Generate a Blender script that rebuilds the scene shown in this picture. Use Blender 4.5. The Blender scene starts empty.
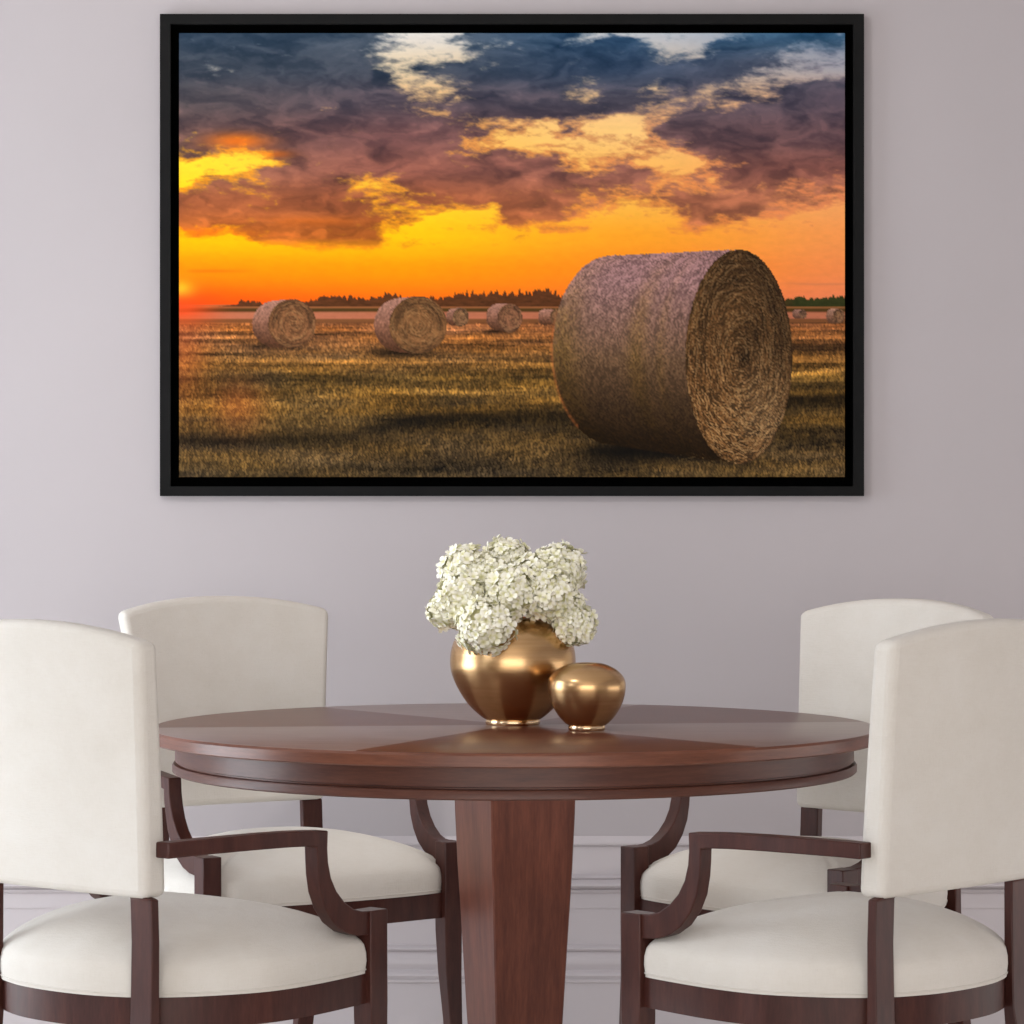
import bpy, bmesh, math, random
import numpy as np
from mathutils import Vector, Matrix

random.seed(4)
SC = bpy.context.scene
COL = SC.collection
PI = math.pi
F_PX, YH, HC = 2854.0, 530.0, 1.118
WALL_Y = 6.40

# ------------------------------------------------------------------ helpers
def srgb(r, g, b):
    f = lambda c: (c/255/12.92) if c/255 <= .04045 else ((c/255+.055)/1.055)**2.4
    return (f(r), f(g), f(b), 1)

class NT:
    def __init__(s, name):
        s.m = bpy.data.materials.new(name); s.m.use_nodes = True
        s.t = s.m.node_tree; s.N = s.t.nodes; s.L = s.t.links
        s.b = s.N['Principled BSDF']
    def n(s, typ, **kw):
        x = s.N.new(typ)
        for k, v in kw.items():
            if k in x.inputs.keys() and not hasattr(x, k): x.inputs[k].default_value = v
            else: setattr(x, k, v)
        return x
    def l(s, a, b): s.L.new(a, b)
    def ramp(s, fac, stops):
        r = s.N.new('ShaderNodeValToRGB'); e = r.color_ramp.elements
        while len(e) < len(stops): e.new(.5)
        for i, (p, c) in enumerate(stops): e[i].position = p; e[i].color = c
        s.l(fac, r.inputs[0]); return r.outputs[0]
    def coord(s, scale=(1,1,1), rot=(0,0,0)):
        tc = s.N.new('ShaderNodeTexCoord'); mp = s.N.new('ShaderNodeMapping')
        mp.inputs['Scale'].default_value = scale; mp.inputs['Rotation'].default_value = rot
        s.l(tc.outputs['Object'], mp.inputs[0]); return mp.outputs[0]
    def noise(s, vec, scale, detail=4, rough=.5):
        x = s.N.new('ShaderNodeTexNoise'); x.inputs['Scale'].default_value = scale
        x.inputs['Detail'].default_value = detail; x.inputs['Roughness'].default_value = rough
        s.l(vec, x.inputs['Vector']); return x.outputs[0]
    def bump(s, h, strength, dist):
        x = s.N.new('ShaderNodeBump'); x.inputs['Strength'].default_value = strength
        x.inputs['Distance'].default_value = dist; s.l(h, x.inputs['Height'])
        s.l(x.outputs[0], s.b.inputs['Normal'])
    def set(s, **kw):
        for k, v in kw.items(): s.b.inputs[k].default_value = v

def mat_paint(name, c, rough=.6):
    t = NT(name); v = t.coord()
    a = t.noise(v, 1.3, 3)
    k = [min(1, x*1.03) for x in c[:3]]; d = [x*.97 for x in c[:3]]
    t.l(t.ramp(a, [(.3, (*d,1)), (.7, (*k,1))]), t.b.inputs['Base Color'])
    t.bump(t.noise(v, 180, 3), .05, .001); t.set(Roughness=rough)
    return t.m

def mat_wood(name, dark, mid, light, scale=(1,1,1), rough=.3, coat=.5, spec=.5):
    t = NT(name); v = t.coord(scale)
    a = t.noise(v, 6, 6, .65); b = t.noise(v, 40, 3, .6)
    mx = t.n('ShaderNodeMath', operation='MULTIPLY_ADD'); t.l(b, mx.inputs[0]); mx.inputs[1].default_value = .35
    t.l(a, mx.inputs[2])
    t.l(t.ramp(mx.outputs[0], [(.42, dark), (.66, mid), (.9, light)]), t.b.inputs['Base Color'])
    t.set(Roughness=rough); t.b.inputs['Coat Weight'].default_value = coat
    t.b.inputs['Coat Roughness'].default_value = .22
    t.b.inputs['Specular IOR Level'].default_value = spec
    t.bump(b, .05, .0006)
    return t.m

def mat_fabric():
    t = NT('cream_linen'); tc = t.n('ShaderNodeTexCoord')
    def mp(sc):
        m = t.n('ShaderNodeMapping'); m.inputs['Scale'].default_value = sc
        t.l(tc.outputs['Object'], m.inputs[0]); return m.outputs[0]
    a = t.noise(mp((1,1,1)), 9, 4, .6)
    h = t.noise(mp((60,60,500)), 1, 2, .6); vv = t.noise(mp((520,520,50)), 1, 2, .6)
    ad = t.n('ShaderNodeMath', operation='ADD'); t.l(h, ad.inputs[0]); t.l(vv, ad.inputs[1])
    m2 = t.n('ShaderNodeMath', operation='MULTIPLY_ADD'); t.l(ad.outputs[0], m2.inputs[0]); m2.inputs[1].default_value=.3
    t.l(a, m2.inputs[2])
    t.l(t.ramp(m2.outputs[0], [(.45, (.645,.61,.55,1)), (.8, (.69,.66,.605,1)), (1., (.71,.685,.635,1))]), t.b.inputs['Base Color'])
    t.bump(ad.outputs[0], .4, .0014)
    t.set(Roughness=.95); t.b.inputs['Specular IOR Level'].default_value = .15
    t.b.inputs['Sheen Weight'].default_value = .12
    return t.m

def obj(name, me, mat=None, parent=None, smooth=None, **props):
    if isinstance(me, bmesh.types.BMesh):
        bm = me; me = bpy.data.meshes.new(name)
        bmesh.ops.recalc_face_normals(bm, faces=bm.faces)
        bm.to_mesh(me); bm.free()
    o = bpy.data.objects.new(name, me); COL.objects.link(o)
    if mat: me.materials.append(mat)
    if smooth is not None:
        for p in me.polygons: p.use_smooth = True
        if smooth < 179: me.set_sharp_from_angle(angle=math.radians(smooth))
    if parent: o.parent = parent
    for k, v in props.items(): o[k] = v
    return o

def thing(name, loc, label, cat, group=None, rz=0):
    o = bpy.data.objects.new(name, None); COL.objects.link(o)
    o.location = loc; o.rotation_euler = (0, 0, rz); o.empty_display_size = .05
    o['label'] = label; o['category'] = cat
    if group: o['group'] = group
    return o

def bevel(o, w, seg=2, ang=40):
    m = o.modifiers.new('bevel', 'BEVEL'); m.width = w; m.segments = seg
    m.limit_method = 'ANGLE'; m.angle_limit = math.radians(ang); return o

def add_box(bm, x0, x1, y0, y1, z0, z1):
    v = [bm.verts.new(p) for p in ((x0,y0,z0),(x1,y0,z0),(x1,y1,z0),(x0,y1,z0),(x0,y0,z1),(x1,y0,z1),(x1,y1,z1),(x0,y1,z1))]
    for f in ((0,1,2,3),(4,5,6,7),(0,1,5,4),(1,2,6,5),(2,3,7,6),(3,0,4,7)):
        bm.faces.new([v[i] for i in f])

def box(name, a, mat, parent=None, **props):
    bm = bmesh.new(); add_box(bm, *a); return obj(name, bm, mat, parent, **props)

def loft(rings, cap=True, closed=True):
    """rings: list of equal-length point lists"""
    bm = bmesh.new(); R = [[bm.verts.new(p) for p in r] for r in rings]
    n = len(R[0])
    for a, b in zip(R, R[1:]):
        for i in range(n if closed else n-1):
            j = (i+1) % n; bm.faces.new((a[i], a[j], b[j], b[i]))
    if cap: bm.faces.new(R[0][::-1]); bm.faces.new(R[-1])
    return bm

def lathe(prof, seg=96, cx=0, cy=0):
    bm = bmesh.new(); rings = []
    for r, z in prof:
        if r < 1e-6: rings.append([bm.verts.new((cx, cy, z))])
        else: rings.append([bm.verts.new((cx+r*math.cos(2*PI*i/seg), cy+r*math.sin(2*PI*i/seg), z)) for i in range(seg)])
    for a, b in zip(rings, rings[1:]):
        for i in range(seg):
            j = (i+1) % seg
            q = [a[0] if len(a)==1 else a[i], a[0] if len(a)==1 else a[j], b[0] if len(b)==1 else b[j], b[0] if len(b)==1 else b[i]]
            q = list(dict.fromkeys(q))
            if len(q) > 2: bm.faces.new(q)
    return bm

def tube(path, rad, seg=8):
    rings = []
    P = [Vector(p) for p in path]
    for i, p in enumerate(P):
        t = (P[min(i+1, len(P)-1)]-P[max(i-1, 0)]).normalized()
        u = t.cross(Vector((0,0,1)));
        if u.length < .01: u = Vector((1,0,0))
        u.normalize(); w = t.cross(u)
        r = rad[i] if isinstance(rad, (list, tuple)) else rad
        rings.append([p+u*r*math.cos(2*PI*k/seg)+w*r*math.sin(2*PI*k/seg) for k in range(seg)])
    return loft(rings)

def catmull(P, n):
    out = []; m = len(P)
    for i in range(m):
        a, b, c, d = (np.array(P[(i+k-1) % m], float) for k in range(4))
        for k in range(n):
            t = k/n
            out.append(tuple(.5*((2*b)+(-a+c)*t+(2*a-5*b+4*c-d)*t*t+(-a+3*b-3*c+d)*t**3)))
    return out

# ------------------------------------------------------------------ materials
M_wall = mat_paint('mauve_grey_wall_paint', (.447, .414, .428))
M_trim = mat_paint('grey_trim_paint_lit', (.54, .50, .515), .45)  # trim grey made paler, painting extra light onto the dim lower wall
M_ceil = mat_paint('white_ceiling_paint', (.72, .70, .69))
M_floor = mat_wood('pale_oak_floor', (.62,.58,.54,1), (.72,.68,.64,1), (.78,.74,.70,1), (1,8,1), .35, .2)
M_wood = mat_wood('dark_mahogany', (.034,.0108,.0085,1), (.055,.0175,.0135,1), (.08,.027,.0195,1), (6,6,1), .40, .06, .25)
M_edge = mat_wood('cherry_edge', (.095,.030,.016,1), (.15,.050,.026,1), (.21,.073,.038,1), (1.2,1.2,14), .36, .15, .35)
M_apron = mat_wood('mahogany_apron', (.065,.022,.015,1), (.10,.035,.022,1), (.135,.050,.031,1), (1.2,1.2,14), .4, .08, .3)
M_col = mat_wood('cherry_column', (.065,.0185,.0115,1), (.115,.034,.020,1), (.17,.053,.031,1), (7,7,.8), .36, .15, .35)
M_fab = mat_fabric()

def mat_top():
    t = NT('sunburst_veneer'); tc = t.n('ShaderNodeTexCoord'); sp = t.n('ShaderNodeSeparateXYZ')
    t.l(tc.outputs['Object'], sp.inputs[0])
    at = t.n('ShaderNodeMath', operation='ARCTAN2'); t.l(sp.outputs[1], at.inputs[0]); t.l(sp.outputs[0], at.inputs[1])
    a = t.n('ShaderNodeMath', operation='MULTIPLY_ADD'); t.l(at.outputs[0], a.inputs[0])
    a.inputs[1].default_value = 3/PI; a.inputs[2].default_value = 12 - 7/60
    md = t.n('ShaderNodeMath', operation='MODULO'); t.l(a.outputs[0], md.inputs[0]); md.inputs[1].default_value = 2
    st = t.n('ShaderNodeMath', operation='GREATER_THAN'); t.l(md.outputs[0], st.inputs[0]); st.inputs[1].default_value = 1
    def grain(rot, stops):
        mp = t.n('ShaderNodeMapping'); mp.inputs['Rotation'].default_value = (0,0,rot); mp.inputs['Scale'].default_value = (1.5,22,1)
        t.l(tc.outputs['Object'], mp.inputs[0]); return t.ramp(t.noise(mp.outputs[0], 4, 6, .65), stops)
    g1 = grain(.12, [(.3,(.085,.024,.014,1)), (.55,(.125,.038,.022,1)), (.75,(.165,.053,.032,1))])
    g2 = grain(1.2, [(.3,(.215,.15,.135,1)), (.55,(.265,.188,.17,1)), (.75,(.31,.22,.20,1))])
    mx = t.n('ShaderNodeMix', data_type='RGBA'); t.l(st.outputs[0], mx.inputs[0])
    t.l(g1, mx.inputs[6]); t.l(g2, mx.inputs[7]); t.l(mx.outputs[2], t.b.inputs['Base Color'])
    t.set(Roughness=.34); t.b.inputs['Coat Weight'].default_value = .12; t.b.inputs['Coat Roughness'].default_value = .14
    t.b.inputs['Specular IOR Level'].default_value = .35
    return t.m
M_top = mat_top()

def mat_gold():
    t = NT('brushed_bronze_gold'); v = t.coord((1,1,30))
    n = t.noise(v, 8, 3)
    t.l(t.ramp(n, [(.3,(.55,.335,.155,1)), (.7,(.62,.40,.20,1))]), t.b.inputs['Base Color'])
    t.set(Metallic=1.0, Roughness=.27); return t.m
M_gold = mat_gold()
t_ = NT('polished_brass'); t_.set(Metallic=1.0, Roughness=.15); t_.b.inputs['Base Color'].default_value = (.85,.62,.38,1)
t_.bump(t_.noise(t_.coord(), 60), .02, .001); M_brass = t_.m
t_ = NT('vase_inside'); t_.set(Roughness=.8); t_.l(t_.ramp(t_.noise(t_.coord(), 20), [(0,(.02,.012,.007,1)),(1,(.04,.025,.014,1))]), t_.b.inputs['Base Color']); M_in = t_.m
def flat(name, c1, c2, rough, scale=30):
    t = NT(name); t.l(t.ramp(t.noise(t.coord(), scale), [(.3,c1),(.7,c2)]), t.b.inputs['Base Color']); t.set(Roughness=rough); return t.m
M_frame = flat('charcoal_frame', (.0045,.0045,.0045,1), (.0058,.0058,.0058,1), .8)
M_frame.node_tree.nodes['Principled BSDF'].inputs['Specular IOR Level'].default_value = .2
M_recess = flat('black_recess', (.0006,.0006,.0006,1), (.001,.001,.001,1), 1.)
M_recess.node_tree.nodes['Principled BSDF'].inputs['Specular IOR Level'].default_value = 0
M_stem = flat('green_stem', (.12,.17,.05,1), (.18,.24,.08,1), .6)

# ------------------------------------------------------------------ room shell
X0, X1, Y0, H = -3.0, 3.0, -1.6, 2.8
struct = dict(kind='structure')
box('floor', (X0-.1, X1+.1, Y0-.1, WALL_Y+.1, -.05, 0), M_floor, **struct)
box('ceiling', (X0-.1, X1+.1, Y0-.1, WALL_Y+.1, H, H+.05), M_ceil, **struct)
box('wall_back', (X0-.1, X1+.1, WALL_Y, WALL_Y+.1, 0, H), M_wall, **struct)
box('wall_right', (X1, X1+.1, Y0, WALL_Y, 0, H), M_wall, **struct)
box('wall_front', (X0-.1, X1+.1, Y0-.1, Y0, 0, H), M_wall, **struct)
# left wall with two window openings
WIN = [(4.35, 5.85), (1.55, 3.05)]; WZ0, WZ1 = .15, 2.25
bm = bmesh.new(); ys = [Y0, WIN[1][0], WIN[1][1], WIN[0][0], WIN[0][1], WALL_Y]
for i in range(0, 5, 2): add_box(bm, X0-.1, X0, ys[i], ys[i+1], 0, H)
for a, b in WIN:
    add_box(bm, X0-.1, X0, a, b, 0, WZ0); add_box(bm, X0-.1, X0, a, b, WZ1, H)
obj('wall_left', bm, M_wall, **struct)
for k, (a, b) in enumerate(WIN):
    bm = bmesh.new()
    for q in ((a, a+.05, WZ0, WZ1), (b-.05, b, WZ0, WZ1), (a, b, WZ0, WZ0+.05), (a, b, WZ1-.05, WZ1), ((a+b)/2-.02, (a+b)/2+.02, WZ0, WZ1)):
        add_box(bm, X0-.08, X0-.03, q[0], q[1], q[2], q[3])
    obj('window_%d' % (k+1), bm, M_trim, **struct)

def moulding(name, prof):
    """prof: list of (z, protrusion) from bottom to top, extruded along x on the back wall"""
    pts = [(WALL_Y-d, z) for z, d in prof]
    r = []
    for x in (X0, X1): r.append([(x, y, z) for y, z in pts] + [(x, WALL_Y+.02, prof[-1][0]), (x, WALL_Y+.02, prof[0][0])])
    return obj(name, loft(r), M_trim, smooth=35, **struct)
def arc(z0, d0, z1, d1, bulge, n=5):
    return [(z0+(z1-z0)*i/n, d0+(d1-d0)*i/n+bulge*math.sin(PI*i/n)) for i in range(1, n)]
zz = lambda y: HC-(y-YH)*WALL_Y/F_PX
moulding('baseboard_back', [(0,.030), (zz(981),.030), (zz(980),.034), (zz(977.5),.034), (zz(977),.030)] + arc(zz(977),.028, zz(969),.022,.008)
         + [(zz(968.5),.018), (zz(967),.018)] + arc(zz(967),.020, zz(952),.012,.005) + [(zz(951),.009), (zz(950),.014)] + arc(zz(950),.013, zz(945.5),.010,.006)
         + [(zz(945),.006), (zz(944),.0)])
moulding('dado_light_skin', [(0,.0015), (zz(846),.0015), (zz(845.5),0)])  # added skin, paler than the wall to imitate light under the table
moulding('trim_1', [(zz(908),.004), (zz(893),.004), (zz(892),.010), (zz(889.5),.013), (zz(888.5),.008)] + arc(zz(888.5),.010, zz(880),.009,.012)
         + [(zz(879),.008), (zz(877),.013), (zz(875),.009), (zz(874),.0)])
moulding('trim_2', [(zz(846),.0), (zz(845),.008), (zz(843),.009), (zz(838),.004), (zz(836),.0)])

# ------------------------------------------------------------------ framed picture
def wx(px, D=WALL_Y-.022): return (px-512)*D/F_PX
def wz(py, D=WALL_Y-.022): return HC+(YH-py)*D/F_PX

def paint_canvas():
    W, Hh = 667, 445
    rs = np.random.RandomState(11)
    U, V = np.meshgrid(np.arange(W, dtype=float), np.arange(Hh, dtype=float))
    def vnoise(x, y, seed):
        r = np.random.RandomState(seed); g = r.rand(256, 256)
        xi = np.floor(x).astype(int); yi = np.floor(y).astype(int); fx = x-xi; fy = y-yi
        fx = fx*fx*fx*(fx*(fx*6-15)+10); fy = fy*fy*fy*(fy*(fy*6-15)+10)
        a = g[yi%256, xi%256]; b = g[yi%256, (xi+1)%256]; c = g[(yi+1)%256, xi%256]; d = g[(yi+1)%256, (xi+1)%256]
        return (a*(1-fx)+b*fx)*(1-fy)+(c*(1-fx)+d*fx)*fy
    def fbm(x, y, seed, o=5, g=.55):
        s = 0; am = 1; t = 0
        for k in range(o):
            s = s+am*vnoise(x*2**k+17.3*k, y*2**k+5.1*k, seed+k); t += am; am *= g
        return s/t
    def grid(G, x, y):     # bicubic-ish smooth lookup, G rows x cols, x,y in index units
        G = np.array(G, float); 
        if G.ndim == 2: G = G[..., None]
        x = np.clip(x, 0, G.shape[1]-1.001); y = np.clip(y, 0, G.shape[0]-1.001)
        xi = x.astype(int); yi = y.astype(int); fx = (x-xi)[..., None]; fy = (y-yi)[..., None]
        fx = fx*fx*(3-2*fx)*.5+fx*.5; fy = fy*fy*(3-2*fy)*.5+fy*.5
        return (G[yi, xi]*(1-fx)+G[yi, xi+1]*fx)*(1-fy)+(G[yi+1, xi]*(1-fx)+G[yi+1, xi+1]*fx)*fy
    ss = lambda a, b, x: (lambda t: t*t*(3-2*t))(np.clip((x-a)/(b-a), 0, 1))
    mix = lambda a, b, t: a*(1-t[..., None])+b*t[..., None]
    # ---- sky
    gap = grid([[(190,198,200),(225,222,215),(195,200,205),(130,150,175)],
                [(200,195,185),(225,205,170),(215,195,170),(165,165,175)],
                [(225,180,120),(235,190,130),(245,200,140),(235,180,135)],
                [(255,222,50),(250,195,90),(253,205,125),(250,170,110)],
                [(255,215,45),(255,200,70),(252,190,95),(248,165,105)],
                [(255,205,15),(255,212,35),(253,188,72),(250,168,98)],
                [(255,192,0),(255,198,8),(255,165,38),(250,155,82)],
                [(255,140,0),(255,150,0),(255,140,28),(246,142,78)],
                [(250,78,8),(255,105,15),(250,118,40),(238,130,88)]], U/222, V/34.)
    cl = grid([[(48,68,98),(50,70,100),(42,78,122),(50,95,140)],
               [(55,66,90),(55,68,95),(48,70,108),(78,82,110)],
               [(72,68,84),(72,66,88),(76,74,98),(88,78,102)],
               [(112,82,88),(112,76,86),(110,82,94),(102,76,92)],
               [(128,84,80),(138,84,82),(134,86,86),(132,82,84)],
               [(160,88,62),(158,86,62),(160,95,78),(176,108,88)],
               [(190,98,45),(190,100,45),(188,108,72),(200,120,90)],
               [(200,100,40)]*4], U/222, V/34.)
    D = ["9979984" "107892" "1116994", "9889982" "1589999"[0:6] + "3848333", ]
    rows = ["9979984"+"17892"+"1"+"116994",
            "9889982"+"15899"+"9"+"348633",
            "9698984"+"78999"+"9"+"789423",
            "9999983"+"38984"+"9"+"566489",
            "9889998"+"69997"+"8"+"454799",
            "8889999"+"85425"+"1"+"699999",
            "7658999"+"74101"+"1"+"389999",
            "0006999"+"89863"+"5"+"115998",
            "0348736"+"99897"+"8"+"448874",
            "8878667"+"69776"+"2"+"488742",
            "8999784"+"12861"+"0"+"174000",
            "1168883"+"00210"+"0"+"010000",
            "0000000"+"00000"+"0"+"000000"]
    G = np.array([[int(c) for c in r] for r in rows], float)/9
    n1 = fbm(U/50, V/25, 3); n2 = fbm(U/60+40, V/30+9, 23)
    uu = U/37+(n1-.5)*.9; vv = V/18.5+(n2-.5)*1.0
    den = grid(G, uu, vv)[..., 0]
    det = fbm(U/36+(n1-.5)*2., V/11+(n2-.5)*1.5, 51, 6, .58)
    det2 = fbm(U/9, V/3.5, 71, 4, .6)
    d = den+(det-.5)*.95+(det2-.5)*.45
    a = ss(.16, .74, d)
    a = np.where(V > 205, a*np.clip((225-V)/20, 0, 1), a)
    tex = (fbm(U/38+(n2-.5)*3, V/13+(n1-.5)*2, 91, 5, .5)-.5)
    cl = cl*(.93+tex[..., None]*.55)+np.array([40, 24, 6])*(tex[..., None]*1.3)+np.array([7,5,-5.])
    thin = np.clip(1-np.abs(a-.45)/.45, 0, 1)*ss(60, 110, V)
    glow = grid([[(255,140,30),(240,140,70),(245,140,90),(235,130,90)], [(255,120,10),(255,140,30),(255,140,60),(240,130,85)]], U/222, V/225)
    sky = mix(gap*(1+(det2[..., None]-.5)*.06), cl, a)
    sky = mix(sky, glow, thin*.45)
    for (cx, cy, sx, sy, am) in ((58,108,30,8,.75), (95,121,18,4,.5), (130,65*2.9,60,5,.25), (30,200,40,5,.7)):
        w = np.exp(-((U-cx)/sx)**2-((V-cy)/sy)**2)*am*ss(.3,.6,det+.1)
        sky = mix(sky, np.array([255,120,15.]), np.clip(w,0,1))
    st = np.exp(-((V-238)/1.8)**2)*ss(0,20,U)*ss(90,40,U)*.35
    sky = mix(sky, np.array([225,85,10.]), st)
    st = np.exp(-((V-251-(det-.5)*3)/1.2)**2)*ss(590,630,U)*.3
    sky = mix(sky, np.array([190,110,85.]), st)
    w = np.exp(-((U)/14)**2-((V-257)/9)**2); sky = mix(sky, np.array([255,220,40.]), w)
    # ---- field
    hz = 271.5
    t = (V-hz)
    field = grid([[(165,98,52)]*2, [(150,96,50)]*2, [(132,92,46)]*2, [(118,88,42)]*2, [(112,82,38)]*2, [(96,72,36)]*2, [(92,70,38)]*2, [(104,80,46)]*2, [(92,72,42)]*2], U/666, (V-288)/19.6)
    sc = np.clip((V-280)/165, .04, 1)
    row = fbm(U/130+3, np.log(np.clip(V-262, 1, None))*12, 131, 5, .6)
    gr = fbm(U/(2.2+5*(1-sc)), V/(1.4+5.5*sc), 151, 4, .7)
    gr2 = fbm(U/1.3, V/(1.2+2.6*sc), 161, 2, .7)
    sh = .80+(row-.5)*1.25+(gr-.5)*.9*(.35+.65*sc)+(gr2-.5)*.7*(.3+.7*sc)
    band = 407-U*.055+6*np.sin(U/60)+(row-.5)*10
    dk = np.exp(-((V-band)/9)**2)*.62+np.exp(-((V-(351+U*.0-8*np.sin(U/150)))/5)**2)*.22+np.exp(-((V-315)/3)**2)*.12
    sh = sh*(1-dk*(.7+.6*(gr-.3)))
    lt = .75*np.exp(-((V-(372-U*.05+3*np.sin(U/40)))/3)**2)*.5+np.exp(-((V-329)/1.6)**2)*.25+np.exp(-((V-297)/1.)**2)*.3+np.exp(-((V-305)/1.2)**2)*.25
    sh = sh*(1+lt*(.4+row))
    field = field*np.clip(sh, .12, 2.2)[..., None]
    hue = fbm(U/70, V/9, 171, 3)
    field = field*(1+(hue[..., None]-.5)*np.array([.25, .15, -.3]))
    # grass blades
    def splat(img, X, Y, C, A):
        xi = np.round(X).astype(int); yi = np.round(Y).astype(int)
        ok = (xi >= 0) & (xi < W) & (yi >= 0) & (yi < Hh)
        C = np.broadcast_to(C, X.shape+(3,)); A = np.broadcast_to(A, X.shape)
        xi, yi, C, A = xi[ok], yi[ok], C[ok], A[ok][:, None]
        img[yi, xi] = img[yi, xi]*(1-A)+C*A
        return img
    nb = 30000
    gy = 290+155*rs.rand(nb)**.8; gx = rs.rand(nb)*W; g_sc = (gy-270)/175
    k = np.linspace(0, 1, 9)[None, :]; ln = (1.2+8*g_sc*rs.rand(nb))[:, None]; lean = (rs.randn(nb)*.35)[:, None]
    bx_ = gx[:, None]+lean*ln*k; by_ = gy[:, None]-ln*k
    gi = np.clip(gy.astype(int), 0, Hh-1), np.clip(gx.astype(int), 0, W-1)
    base = field[gi]; lum = np.where(rs.rand(nb) < .5, .45+.3*rs.rand(nb), 1.2+.55*rs.rand(nb))
    field = splat(field.copy(), bx_, by_, (base*lum[:, None]+(lum > 1)[:, None]*np.array([10, 8, 2.]))[:, None, :], .45)
    # far strips
    def strip(img, v0, v1, c, soft=.8):
        w = ss(v0-soft, v0+soft, V)*ss(v1+soft, v1-soft, V)*(.9+.2*(gr-.5)); return mix(img, np.array(c, float), np.clip(w,0,1))
    field = strip(field, hz-1, 276, (175,108,62)); field = strip(field, 275, 279, (72,52,22)); field = strip(field, 279, 286, (188,112,82)); field = strip(field, 286, 290, (118,74,42))
    img = np.where((V < hz)[..., None], sky, field)
    # tree line
    spike = vnoise(U/2.4, U*0, 201)*.5+vnoise(U/1.2, U*0+3, 203)*.5
    env = 3.5+13*ss(110,160,U)*ss(440,372,U)*(.55+.5*vnoise(U/26, U*0, 207))+3*ss(330,372,U)+4*ss(56,62,U)*ss(86,80,U)+5*ss(600,612,U)-2.5*ss(60,30,U)
    top = hz+3.5-env*(.62+.6*spike)
    tm = ss(-.7, .7, V-top)*ss(274.5, 273, V)
    tc = mix(np.broadcast_to(np.array([88,50,26.]), img.shape), np.array([48,52,22.]), ss(590,620,U))
    img = mix(img, tc*(.75+.5*gr[..., None]), tm)
    # ---- bales
    def bale(img, A, B, side_top, side_mid, side_bot, fc, big=False):
        (ax, ay, arx, ary), (bx, by, brx, bry) = A, B
        T = np.full(U.shape, -1.)
        for tt in np.linspace(0, 1, 80 if big else 30):
            cx = ax+(bx-ax)*tt; cy = ay+(by-ay)*tt; rx = arx+(brx-arx)*tt; ry = ary+(bry-ary)*tt
            jit = 1+(gr2-.5)*(.035 if big else .06)
            T = np.where(((U-cx)/rx)**2+((V-cy)/ry)**2 < jit, tt, T)
        ins = T >= 0; face = T >= .999
        # side
        cy = ay+(by-ay)*T; ry = ary+(bry-ary)*T; q = (V-cy)/ry
        ang = np.arcsin(np.clip(q, -1, 1))
        c = np.where((q < 0)[..., None], mix(np.broadcast_to(np.array(side_mid, float), img.shape), np.array(side_top, float), np.clip(-q*1.3+.05, 0, 1)),
                     mix(np.broadcast_to(np.array(side_mid, float), img.shape), np.array(side_bot, float), np.clip(q*1.15, 0, 1)**.9))
        s = 9 if big else 3
        fib = fbm(T*(46 if big else 12)+(ang*3), ang*(24 if big else 8), 221, 4, .75)
        fine = vnoise(U/1.15+V*.25, V/1.6, 231)
        c = c*(1+(fib-.5)*.55+(fine-.5)*.3)[..., None]
        if big:
            yl = (np.exp(-((T-.62)/.07)**2)*.6+np.exp(-((T-.80)/.035)**2)*.35+np.exp(-((T-.05)/.13)**2)*.75)*(.55+.9*(fib-.2))*ss(-.95,.1,q+.3)
            c = mix(c, c*np.array([.98,.98,.60]), np.clip(yl, 0, 1))
        # face
        fx = (U-bx)/brx; fy = (V-by)/bry; r = np.sqrt(fx**2+fy**2)+1e-6; th = np.arctan2(fy, fx)
        wob = fbm(fx*3+5, fy*3+5, 241, 3)
        ring = fbm(r*(22 if big else 11)+wob*2+th*.6, th*(3.5 if big else 2)+20, 251, 4, .7)
        ring2 = fbm(r*(60 if big else 20)+wob*9, th*(13 if big else 5)+20, 261, 3, .8)
        f = np.broadcast_to(np.array(fc, float), img.shape).copy()
        lum = (.88 if big else 1)+(ring-.5)*(.9 if big else .6)+(ring2-.5)*(.6 if big else .35)+(fine-.5)*.3
        lum = lum*(1-.25*np.exp(-((r-.78)/.16)**2)*(fy < .2))
        if big:
            lum = lum*(1-.75*np.exp(-(((U-565)/7)**2+((V-325)/11)**2)))*(1-.45*np.exp(-(((U-572)/11)**2+((V-306)/16)**2)))
            lw = np.exp(-(((U-585)/30)**2+((V-385)/48)**2))
            f = mix(f, np.array([150,122,88.]), lw*.8)
            strand = ss(.64, .74, ring2)*.9
            f = mix(f, np.array([190,150,100.]), strand*(.35+lw*.5))
        lum = lum*(1-.30*ss(.55, 1, fy)*(1 if not big else .6))
        f = f*np.clip(lum, .2, 1.9)[..., None]
        edge = np.exp(-((r-1)/.05)**2)
        f = mix(f, f*.7, edge*.6)
        o = np.where(face[..., None], f, c)
        ns = 5200 if big else 260
        k = np.linspace(0, 1, 14)[None, :]
        rr_ = (rs.rand(ns)**.55)[:, None]; t0 = (rs.rand(ns)*2*PI)[:, None]
        ln = (.12+.35*rs.rand(ns))[:, None]/np.maximum(rr_, .25)*(.6 if big else 1.4); dr = (rs.randn(ns)*.06)[:, None]
        ra = np.clip(rr_+dr*k+.012*np.sin(k*5+t0), 0, .985); ta = t0+ln*k
        X = bx+brx*ra*np.cos(ta); Y = by+bry*ra*np.sin(ta)
        lo = np.clip(1+.45*np.sin(ta-.6)*ra, .5, 1.5) if big else 1
        pick = rs.rand(ns)[:, None]
        C = np.where((pick < .45)[..., None], np.array(fc, float)*.42, np.where((pick < .8)[..., None], np.array(fc, float)*1.22, np.array([178,140,92.])))
        C = C*(np.asarray(lo)[..., None] if big else 1)
        o = splat(o.copy(), X, Y, C, .5 if big else .28)
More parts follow.
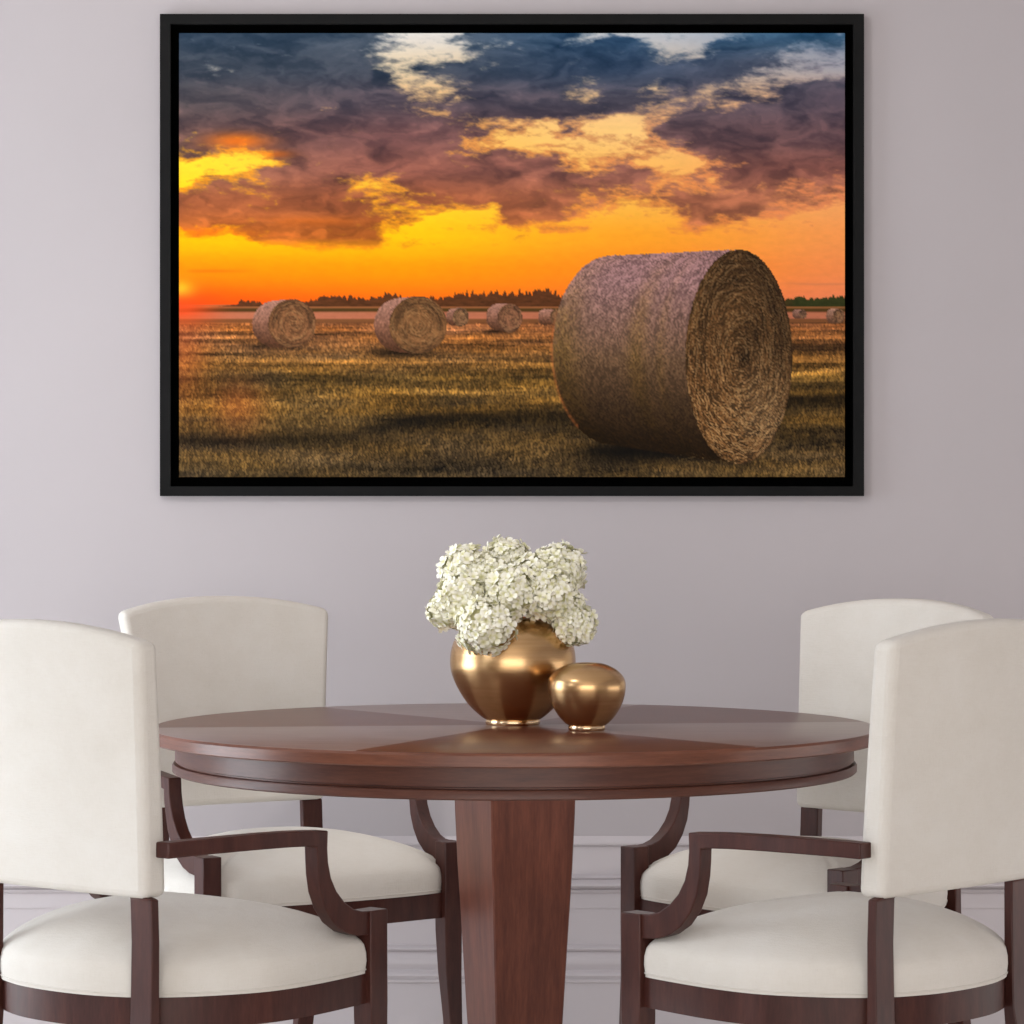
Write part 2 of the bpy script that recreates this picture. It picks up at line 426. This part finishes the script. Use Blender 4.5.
        if big:
            ns = 9000; tt = rs.rand(ns)[:, None]; aa = (rs.rand(ns)*PI-PI/2)[:, None]
            k = np.linspace(0, 1, 8)[None, :]; t2 = tt+(rs.randn(ns)*.03)[:, None]*k; a2 = aa+(.03+.07*rs.rand(ns))[:, None]*k
            X = (ax+(bx-ax)*t2)-(arx+(brx-arx)*t2)*np.cos(a2); Y = (ay+(by-ay)*t2)+(ary+(bry-ary)*t2)*np.sin(a2)
            xi = np.clip(X[:, 0].astype(int), 0, W-1); yi = np.clip(Y[:, 0].astype(int), 0, Hh-1)
            b_ = o[yi, xi]; lm = np.where(rs.rand(ns) < .5, .62, 1.35)[:, None]
            m_ = ~face[np.clip(np.round(Y).astype(int),0,Hh-1), np.clip(np.round(X).astype(int),0,W-1)]
            o = splat(o, X, Y, (b_*lm)[:, None, :], m_*.4)
        return np.where(ins[..., None], np.clip(o, 4, 245), img)
    def shadow(img, cx, cy, rx, ry, k):
        w = np.exp(-((U-cx)/rx)**4-((V-cy)/ry)**2)*k; return img*(1-w)[..., None]
    img = shadow(img, 275-179, 346-33, 30, 3, .6); img = shadow(img, 400-179, 352-33, 32, 4, .65); img = shadow(img, 500-179, 331-33, 16, 2, .6)
    st_, sm_, sb_ = (165,118,100), (132,90,70), (80,50,32)
    img = bale(img, (544-179,317-33,6,8), (556-179,317-33,6,8), st_, sm_, sb_, (125,88,60))
    img = bale(img, (453-179,317-33,7,8.6), (461-179,317-33,8,9.2), st_, sm_, sb_, (128,92,62))
    img = bale(img, (499-179,317-33,13,13.6), (510-179,318-33,12.5,14.4), st_, sm_, sb_, (128,86,60))
    img = bale(img, (276-179,324-33,24,23.5), (292-179,323.5-33,24,24.5), st_, sm_, sb_, (126,84,52))
    img = bale(img, (400-179,325-33,26,27), (418-179,325-33,29,28.8), st_, sm_, sb_, (122,84,50))
    img = bale(img, (797-179,314-33,4.5,4.8), (803-179,314-33,4,4.5), (150,110,95), (120,85,70), (90,60,45), (110,80,60))
    img = bale(img, (833-179,316-33,7,7.5), (839-179,316-33,6,7), (160,120,100), (130,92,72), (95,65,45), (120,85,60))
    img = shadow(img, 650-179, 452-33, 82, 13, .85)
    img = shadow(img, 715-179, 464-33, 40, 5, .5)
    img = bale(img, (612-179,350-33,59.5,94.5), (739-179,357-33,53.5,107.5), (146,110,108), (106,80,58), (32,20,6), (96,66,36), True)
    # grass in front of the big bale's foot
    w = ss(0, 1, (V-(432+6*np.sin(U/30)+(gr-.5)*26)+np.abs(U-560)*.02)/5)
    g2 = field*1.0
    img = np.where(((V > 418) & (U > 395))[..., None], mix(img, g2*(1-.45*np.exp(-((U-470)/70)**2-((V-428)/12)**2))[..., None], np.clip(w, 0, 1)), img)
    # warm glow in the print's left edge and the reddish patch
    w = np.exp(-(U/34)**2-((V-274)/15)**2)*.85; img = mix(img, np.array([250,70,20.]), w)
    w = np.exp(-(U/26)**2-((V-320)/55)**2)*.35; img = mix(img, np.array([220,95,45.]), w)
    w = np.exp(-((U-58)/26)**2-((V-372)/26)**2)*.32; img = mix(img, np.array([205,95,45.]), w)
    rim = np.exp(-((np.sqrt(((U-433)/59.5)**2+((V-316)/93)**2)-1.01)/.02)**2)*(U < 400)*ss(270,300,V)*.55
    img = mix(img, np.array([205,110,55.]), rim*gr*1.3)
    return np.clip(img, 0, 255)/255

pic = thing('framed_picture', (wx(512), WALL_Y, wz(255)), 'large black floater-framed canvas print of round hay bales at sunset hanging on the mauve wall', 'picture')
ox, oy, oz = pic.location
def rel(x0, x1, y0, y1): return wx(x0)-ox, wx(x1)-ox, wz(y1)-oz, wz(y0)-oz
def ring_frame(o, i, d0, d1):
    a = rel(*o); b = rel(*i); bm = bmesh.new()
    for (x0,x1,z0,z1) in ((a[0],a[1],b[3],a[3]), (a[0],a[1],a[2],b[2]), (a[0],b[0],b[2],b[3]), (b[1],a[1],b[2],b[3])):
        add_box(bm, x0, x1, d0, d1, z0, z1)
    return bm
obj('frame', ring_frame((160,864,14,496), (170.5,853.5,24,486.5), -.024, -.001), M_frame, pic)
a = rel(169,855,23,488)
box('backing_panel', (a[0], a[1], -.008, -.001, a[2], a[3]), M_recess, pic)
img = paint_canvas(); Hh, W = img.shape[:2]
a = rel(179, 845, 33, 477); xs = np.linspace(a[0], a[1], W); zs = np.linspace(a[3], a[2], Hh)
XX, ZZ = np.meshgrid(xs, zs)
def grid_mesh(name, X, Y, Z):
    h, w = X.shape; me = bpy.data.meshes.new(name); n = h*w
    me.vertices.add(n); me.vertices.foreach_set('co', np.stack([X, Y, Z], -1).reshape(-1))
    i = np.arange(n).reshape(h, w); q = np.stack([i[:-1,:-1], i[1:,:-1], i[1:,1:], i[:-1,1:]], -1).reshape(-1)
    nf = (h-1)*(w-1); me.loops.add(nf*4); me.loops.foreach_set('vertex_index', q)
    me.polygons.add(nf); me.polygons.foreach_set('loop_start', np.arange(nf)*4); me.polygons.foreach_set('loop_total', np.full(nf, 4))
    me.update(); me.validate(); return me
me = grid_mesh('canvas_print', XX, np.full(XX.shape, -.020), ZZ)
ca = me.color_attributes.new('print', 'BYTE_COLOR', 'POINT')
ca.data.foreach_set('color_srgb', np.concatenate([img, np.ones((Hh, W, 1))], -1).reshape(-1).astype(np.float32))
t_ = NT('canvas_print_ink'); at = t_.n('ShaderNodeAttribute', attribute_name='print')
t_.l(at.outputs['Color'], t_.b.inputs['Base Color']); t_.set(Roughness=.8); t_.b.inputs['Specular IOR Level'].default_value = .1
t_.bump(t_.noise(t_.coord((500,500,500)), 1), .05, .0005)
M_print = t_.m
cv = obj('canvas_print', me, M_print, pic, label='canvas printed with a stubble field, round hay bales and an orange sunset sky')
bm = bmesh.new(); add_box(bm, a[0], a[1], -.0195, -.008, a[2], a[3])
obj('stretcher_edge', bm, M_recess, pic)

# ------------------------------------------------------------------ table
TX, TY = .0046, 5.247
table = thing('dining_table', (TX, TY, 0), 'round dark cherry pedestal dining table with sunburst veneer top and square column', 'table')
R = .665
top = obj('tabletop', lathe([(0,.7345), (R-.012,.7345), (R-.003,.735), (R,.7375), (R,.7545), (R-.003,.7585), (R-.007,.76), (0,.76)], 160), M_top, table, smooth=30)
top.data.materials.append(M_edge)
for p in top.data.polygons:
    if not (p.center.z > .7588 and abs(p.normal.z) > .8): p.material_index = 1
RA = .620
obj('apron', lathe([(RA-.03,.679), (RA+.002,.679), (RA+.005,.6815), (RA+.005,.692), (RA+.003,.6955), (RA-.004,.697), (RA-.004,.699), (RA,.7005), (RA,.735), (RA-.03,.735), (RA-.03,.679)], 160), M_apron, table, smooth=30)
def sq(w, z, ang=math.radians(24.6), ch=.006):
    h = w*.515; pts = []
    for sx, sy in ((1,1),(-1,1),(-1,-1),(1,-1)):
        for a, b in (((h-ch, h) if sx*sy > 0 else (h, h-ch)), ((h, h-ch) if sx*sy > 0 else (h-ch, h))):
            x, y = sx*a, sy*b
            pts.append((x*math.cos(ang)-y*math.sin(ang), x*math.sin(ang)+y*math.cos(ang), z))
    c = Vector((sum(p[0] for p in pts)/8, sum(p[1] for p in pts)/8))
    pts.sort(key=lambda p: math.atan2(p[1], p[0])); return pts
CW = [(.09,.122), (.16,.1235), (.226,.131), (.30,.1375), (.40,.1465), (.50,.156), (.60,.163), (.684,.166)]
obj('pedestal_column', loft([sq(w, z, math.radians(-65.4), .0025) for z, w in CW]), M_col, table, smooth=30)
obj('pedestal_base', loft([sq(w, z, math.radians(-65.4), .01) for w, z in ((.40,0), (.40,.03), (.36,.05), (.24,.075), (.15,.09), (.13,.11))]), M_col, table, smooth=25)
box('mounting_block', (-.15,.15,-.15,.15,.684,.7345), M_col, table)

# ------------------------------------------------------------------ chairs
def rect(cx, cy, z, w, d): return [(cx-w/2, cy-d/2, z), (cx+w/2, cy-d/2, z), (cx+w/2, cy+d/2, z), (cx-w/2, cy+d/2, z)]
half = [(.0,-.036), (.07,-.030), (.125,-.012), (.150,.002), (.172,.018), (.205,.052), (.237,.100), (.262,.15), (.273,.20), (.276,.26), (.273,.32), (.268,.372)]
def seat_outline(notch=True):
    cor = [(.262,.392), (.243,.397), (.238,.402), (.234,.418)] if notch else [(.262,.41), (.25,.424)]
    fr = [(.19,.432), (.10,.443), (0,.447)]
    h = half+cor+fr
    full = h+[(-x, y) for x, y in h[-2:0:-1]]
    return catmull(full, 4)
OUT = [(x*1.014, y) for x, y in seat_outline()]; OUT2 = [(x*1.012, y) for x, y in seat_outline(False)]
SCX, SCY = 0, .215
def scaled(pts, s, z): return [(SCX+(x-SCX)*s, SCY+(y-SCY)*s, z) for x, y in pts]
def make_chair():
    root = thing('dining_armchair', (0,0,0), 'x', 'chair', 'cream upholstered armchairs around the round table')
    # cushion
    rings = [scaled(OUT, .98, .4135), scaled(OUT, 1.0, .4145), scaled(OUT, 1.002, .4205), scaled(OUT, 1.008, .434), scaled(OUT, 1.006, .447), scaled(OUT, .995, .460)]
    for s in (.978, .955, .92, .88, .83, .76, .68, .58, .46, .34, .22, .1, .02):
        rings.append(scaled(OUT, s, .460+.073*(1-((s/.995)**2.2))**.72))
    cu = obj('seat_cushion', loft(rings), M_fab, root, smooth=60)
    pth = scaled(OUT, 1.004, .4205)
    bm = bmesh.new(); prev = None; rr = []
    n = len(pth)
    for i in range(n):
        p = Vector(pth[i]); t = (Vector(pth[(i+1)%n])-Vector(pth[i-1])).normalized(); u = t.cross(Vector((0,0,1))).normalized()
        rr.append([bm.verts.new(p+u*.0011*math.cos(k*PI/3)+Vector((0,0,1))*.0011*math.sin(k*PI/3)) for k in range(6)])
    for i in range(n):
        for k in range(6): bm.faces.new((rr[i][k], rr[i][(k+1)%6], rr[(i+1)%n][(k+1)%6], rr[(i+1)%n][k]))
    obj('piping', bm, M_fab, cu, smooth=180)
    # rail (apron) as a closed ring
    bm = bmesh.new(); n = len(OUT2)
    L = [[bm.verts.new(p) for p in scaled(OUT2, s, z)] for s, z in ((.988,.366), (.988,.4145), (.90,.4145), (.90,.366))]
    for a, b in ((0,1),(1,2),(2,3),(3,0)):
        for i in range(n):
            j = (i+1) % n; bm.faces.new((L[a][i], L[a][j], L[b][j], L[b][i]))
    obj('seat_rail', bm, M_wood, root, smooth=40)
    # back panel
    nu, nv = 20, 14
    def P(u, v, front):
        w = .189+.043*v**1.25
        zt = .983-.030*abs(u)**2.2; z = .566+v*(zt-.566)
        yb = -.027-.078*v**1.2+(.006+.024*v)*u*u
        return (u*w, yb+(.050-.008*v if front else 0), z)
    bm = bmesh.new(); G = []
    for fr in (0, 1): G.append([[bm.verts.new(P(-1+2*i/nu, j/nv, fr)) for i in range(nu+1)] for j in range(nv+1)])
    for g in G:
        for j in range(nv):
            for i in range(nu): bm.faces.new((g[j][i], g[j][i+1], g[j+1][i+1], g[j+1][i]))
    a, b = G
    for i in range(nu):
        bm.faces.new((a[0][i], a[0][i+1], b[0][i+1], b[0][i])); bm.faces.new((a[nv][i], a[nv][i+1], b[nv][i+1], b[nv][i]))
    for j in range(nv):
        bm.faces.new((a[j][0], a[j+1][0], b[j+1][0], b[j][0])); bm.faces.new((a[j][nu], a[j+1][nu], b[j+1][nu], b[j][nu]))
    pn = obj('back_panel', bm, M_fab, root, smooth=60)
    bevel(pn, .013, 4, 55)
    for s in (-1, 1):
        # rear leg running up into the panel
        r = [rect(s*.176, -.070, 0, .034, .026), rect(s*.175, -.042, .12, .036, .026), rect(s*.174, -.022, .22, .040, .026), rect(s*.172, -.008, .33, .044, .024),
             rect(s*.172, -.003, .366, .045, .020), rect(s*.172, -.003, .42, .045, .017), rect(s*.172, -.002, .50, .045, .016), rect(s*.1705, -.003, .565, .045, .016), rect(s*.165, -.006, .568, .034, .016), rect(s*.16, -.016, .64, .03, .016)]
        bevel(obj('leg', loft(r), M_wood, root, smooth=35), .002, 2)
        # front leg
        r = [rect(s*.257, .452, 0, .026, .026), rect(s*.257, .440, .08, .026, .027), rect(s*.257, .431, .17, .028, .029), rect(s*.257, .420, .26, .035, .034), rect(s*.257, .4155, .34, .038, .040),
             rect(s*.257, .4155, .366, .038, .041), rect(s*.257, .4155, .470, .037, .041), rect(s*.257, .4155, .513, .037, .041)]
        bevel(obj('leg', loft(r), M_wood, root, smooth=35), .0018, 2)
        # armrest: rail and swept support
        pr = [((-.003,.652),(-.003,.628)), ((.03,.6535),(.03,.6295)), ((.09,.655),(.09,.631)), ((.15,.6555),(.15,.6315)), ((.21,.6545),(.21,.6305)), ((.25,.6525),(.25,.6285)),
              ((.289,.650),(.264,.6265)), ((.289,.622),(.265,.606)), ((.292,.600),(.268,.582)), ((.300,.575),(.275,.553)), ((.314,.553),(.289,.526)), ((.334,.534),(.310,.502)),
              ((.358,.520),(.336,.486)), ((.380,.514),(.364,.477)), ((.400,.513),(.400,.474))]
        def cx(y, k):
            if k <= 6: t = (y+.01)/.299; return .205+.061*t+.016*math.sin(PI*t)
            t = (k-6)/8; return .266-.009*t
        r = []
        for k, (o, i) in enumerate(pr):
            c = s*cx(o[0], k); w = .0135 if k < 7 else .0135
            ci = s*cx(i[0], min(k, 6)) if k <= 6 else c
            r.append([(c-w, o[0], o[1]), (c+w, o[0], o[1]), (ci+w, i[0], i[1]), (ci-w, i[0], i[1])])
        bevel(obj('armrest', loft(r), M_wood, root, smooth=28), .002, 2)
    return root
proto = make_chair()
CH = [('near left cream armchair seen from behind, its back panel cut by the left picture edge', -.684, 4.387, -37.98),
      ('near right cream armchair seen from behind, its back panel cut by the right picture edge', .674, 4.400, 44.24),
      ('far left cream armchair facing the viewer behind the table, in front of the wall', -.558, 5.775, -148.9),
      ('far right cream armchair facing the viewer behind the table, half hidden by the near chair', .713, 5.565, 133.6)]
for i, (lab, x, y, a) in enumerate(CH):
    if i == 0: o = proto
    else:
        o = proto.copy(); COL.objects.link(o)
        for ch in list(proto.children):
            c = ch.copy(); COL.objects.link(c); c.parent = o
            for g in ch.children:
                d = g.copy(); COL.objects.link(d); d.parent = c
    o.location = (x, y, 0); o.rotation_euler = (0, 0, math.radians(a)); o['label'] = lab

# ------------------------------------------------------------------ vases
def smooth_prof(P, n=6):
    P = [P[0]]+P+[P[-1]]; out = []
    for i in range(1, len(P)-2):
        a, b, c, d = (np.array(P[i+k-1], float) for k in range(4))
        for k in range(n):
            t = k/n; out.append(tuple(.5*((2*b)+(-a+c)*t+(2*a-5*b+4*c-d)*t*t+(-a+3*b-3*c+d)*t**3)))
    out.append(tuple(P[-1])); return out
def vase(label, x, y, body, ring, inner):
    v = thing('round_vase', (x, y, .7602), label, 'vase', 'polished bronze-gold vases on the table')
    sh = lambda L: [(r, z-.76) for r, z in L]
    bp = smooth_prof(sh(body))
    lip = [(bp[-1][0]-.002, bp[-1][1]+.0004), (bp[-1][0]-.004, bp[-1][1]-.001)]
    ins = [(r*.95-.002, z) for r, z in bp[::-1][3:-4:3]]
    b = obj('body', lathe(bp+lip+ins+[(0, ins[-1][1]-.002)], 96), M_gold, v, smooth=50)
    b.data.materials.append(M_in)
    nb = len(bp)+1
    for p in b.data.polygons:
        if p.index >= nb*96: p.material_index = 1
    obj('foot_ring', lathe([(0,0), (ring,0), (ring+.0015,.002), (ring+.0015,.008), (ring,.010), (0,.010)], 64), M_brass, v, smooth=40, label='bright polished foot ring')
    return v
vase('larger round bronze-gold vase holding the white hydrangeas', .0015, 5.255,
     [(.047,.768), (.060,.776), (.082,.797), (.101,.826), (.1125,.853), (.1158,.874), (.1135,.898), (.105,.920), (.088,.940), (.064,.952), (.045,.9565), (.036,.957)], .049, .03)
vase('smaller empty round bronze-gold vase in front of the flower vase', .1336, 5.10,
     [(.031,.768), (.040,.774), (.053,.789), (.0645,.811), (.0697,.836), (.067,.853), (.055,.867), (.040,.8755), (.028,.8795), (.0235,.8797)], .0315, .02)

# ------------------------------------------------------------------ hydrangeas
t_ = NT('hydrangea_petal'); at = t_.n('ShaderNodeAttribute', attribute_name='tint')
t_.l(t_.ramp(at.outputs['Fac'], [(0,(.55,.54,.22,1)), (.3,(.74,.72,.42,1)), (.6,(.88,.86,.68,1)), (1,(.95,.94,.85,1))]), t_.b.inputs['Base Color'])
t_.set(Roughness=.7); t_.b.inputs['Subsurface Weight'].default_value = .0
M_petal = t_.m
def bloom_mesh(r, n, seed):
    rn = random.Random(seed); vs, fs, ti = [], [], []
    for i in range(n):
        z = 1-2*(i+.5)/n; ph = i*2.39996+rn.uniform(-.2,.2); q = math.sqrt(1-z*z)
        nrm = Vector((q*math.cos(ph), q*math.sin(ph), z))
        lump = 1+.10*math.sin(5*nrm.x+seed)*math.sin(6*nrm.z+2*seed)
        c = nrm*r*lump*rn.uniform(.84,1.10)
        nrm = (nrm+Vector([rn.uniform(-.45,.45) for _ in range(3)])).normalized()
        u = nrm.orthogonal().normalized(); w = nrm.cross(u); a0 = rn.uniform(0, 2*PI); s = rn.uniform(.0082,.0116)
        sh = rn.uniform(-.12,.12); b0 = len(vs)
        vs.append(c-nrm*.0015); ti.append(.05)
        cup = rn.uniform(-.1,.45)
        for k in range(4):
            a = a0+k*PI/2+rn.uniform(-.12,.12)
            d = u*math.cos(a)+w*math.sin(a); e = -u*math.sin(a)+w*math.cos(a)
            i0 = len(vs)
            for (fd, fe, fn, tt) in ((.45,-.40,.06,.6), (.88,-.46,cup*.8,.85), (1.08,0,cup,.95), (.88,.46,cup*.8,.85), (.45,.40,.06,.6), (.6,0,.16,.72)):
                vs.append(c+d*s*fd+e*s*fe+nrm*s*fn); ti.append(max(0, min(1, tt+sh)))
            fs += [(b0,i0,i0+5), (i0,i0+1,i0+5), (i0+1,i0+2,i0+5), (i0+2,i0+3,i0+5), (i0+3,i0+4,i0+5), (i0+4,b0,i0+5)]
    # inner core so the head is not see-through
    bm = bmesh.new(); bmesh.ops.create_icosphere(bm, subdivisions=3, radius=r*.84)
    b0 = len(vs)
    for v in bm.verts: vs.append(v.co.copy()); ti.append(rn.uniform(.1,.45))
    for f in bm.faces: fs.append(tuple(b0+v.index for v in f.verts))
    bm.free()
    me = bpy.data.meshes.new('bloom'); me.from_pydata(vs, [], fs); me.update()
    at = me.attributes.new('tint', 'FLOAT', 'POINT'); at.data.foreach_set('value', ti)
    return me
HD = [(443,612,17,5.27,'far left low bloom hanging past the vase'), (463,570,24,5.30,'upper left bloom of the bunch'), (459,597,23,5.22,'left middle bloom above the vase rim'),
      (508,560,22,5.33,'topmost bloom of the bunch'), (511,593,26,5.22,'central bloom facing the viewer'), (484,627,27,5.185,'lower left bloom hanging over the front of the vase'),
      (560,570,25,5.31,'upper right bloom of the bunch'), (552,594,25,5.23,'right middle bloom beside the central one'), (577,626,20,5.24,'lowest right bloom drooping over the vase shoulder'),
      (487,578,25,5.29,'bloom between the topmost and the upper left ones'), (536,578,24,5.29,'bloom between the topmost and the upper right ones'),
      (567,606,19,5.25,'bloom just above the lowest right one')]
for k, (px, py, r, D, pos) in enumerate(HD):
    D -= .03; px = 512+(px-512)*.955; py = 597+(py-597)*.985; r *= .98
    c = Vector(((px-512)*D/F_PX, D, HC+(YH-py)*D/F_PX)); rr = r*D/F_PX
    h = thing('hydrangea', c, 'white green-tinged hydrangea, '+pos, 'flower', 'hydrangeas in the larger vase')
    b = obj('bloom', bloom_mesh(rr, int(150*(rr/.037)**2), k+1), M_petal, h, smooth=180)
    b.scale = (1.05, 1.05, 1.0)
    mouth = Vector((.0015+.010*math.cos(k*2.1), 5.255+.010*math.sin(k*2.1), .9615)); end = Vector((.0015-.03*math.cos(k*2.1), 5.255-.03*math.sin(k*2.1), .80))
    up = mouth+Vector((0,0,.018))+(c-mouth)*.12
    obj('stem', tube([p-c for p in (c, c*.35+up*.65+Vector((0,0,.012)), up, mouth, mouth*.5+end*.5, end)], .0022, 6), M_stem, h, smooth=180)

# ------------------------------------------------------------------ lights
def area(name, loc, rot, sx, sy, e, col):
    l = bpy.data.lights.new(name, 'AREA'); l.shape = 'RECTANGLE'; l.size = sx; l.size_y = sy; l.energy = e; l.color = col
    o = bpy.data.objects.new(name, l); COL.objects.link(o); o.location = loc; o.rotation_euler = rot; return o
hx = X0-.11; zc = (WZ0+WZ1)/2
area('window_daylight', (hx+.09, 5.1, zc), (0, -PI/2, 0), WZ1-WZ0-.1, 1.4, 52, (.86,.93,1))
area('window_daylight', (hx+.09, 2.3, zc), (0, -PI/2, 0), WZ1-WZ0-.1, 1.4, 25, (.86,.93,1))
area('front_fill', (0, Y0+.06, .98), (PI/2, 0, 0), 5.2, 1.8, 114, (1,.97,.93))  # added broad fill behind the camera; the front wall has no door
area('low_side_fill', (X0+.03, 5.2, .42), (0, -PI/2, 0), .7, 1.8, 10, (.90,.95,1))  # added low fill on the left, brightens the space under the table
area('low_side_fill', (X1-.03, 4.9, .45), (0, PI/2, 0), .8, 2.4, 11, (1,.96,.93))  # added low fill on the right for far seat and lower wall
sp = bpy.data.lights.new('frame_shadow_spot', 'SPOT'); sp.energy = 85; sp.spot_size = math.radians(80); sp.spot_blend = 1; sp.shadow_soft_size = .03; sp.color = (1,.96,.92)  # added spot that makes the frame cast its shadow on the wall
so = bpy.data.objects.new('frame_shadow_spot', sp); COL.objects.link(so); so.location = (-1.5, 3.5, 2.7)
so.rotation_euler = (Vector((.2, WALL_Y, 1.7))-so.location).to_track_quat('-Z', 'Y').to_euler()
area('under_table_fill', (TX, TY+.05, .676), (0, 0, 0), 1.0, .95, 2.4, (1,.97,.95))  # added fill below the tabletop, lifts the rear seats and lower wall
area('ceiling_fill', (0, 1.2, 2.72), (0, 0, 0), 2.5, 1.8, 5, (1,.95,.90))  # added soft fill standing in for bounced light from the ceiling
w = bpy.data.worlds.new('daylight'); SC.world = w; w.use_nodes = True
w.node_tree.nodes['Background'].inputs[0].default_value = (.8,.85,.95,1); w.node_tree.nodes['Background'].inputs[1].default_value = 1.0

# ------------------------------------------------------------------ camera
cd = bpy.data.cameras.new('camera'); cam = bpy.data.objects.new('camera', cd); COL.objects.link(cam)
cd.sensor_width = 36; cd.lens = F_PX/1024*36; cd.shift_y = (YH-512)/1024; cd.clip_start = .05
cam.location = (0, 0, HC); cam.rotation_euler = (PI/2, 0, 0)
SC.camera = cam
SC.view_settings.view_transform = 'Standard'; SC.view_settings.look = 'None'; SC.view_settings.exposure = 0
SC.cycles.max_bounces = 10; SC.cycles.diffuse_bounces = 6
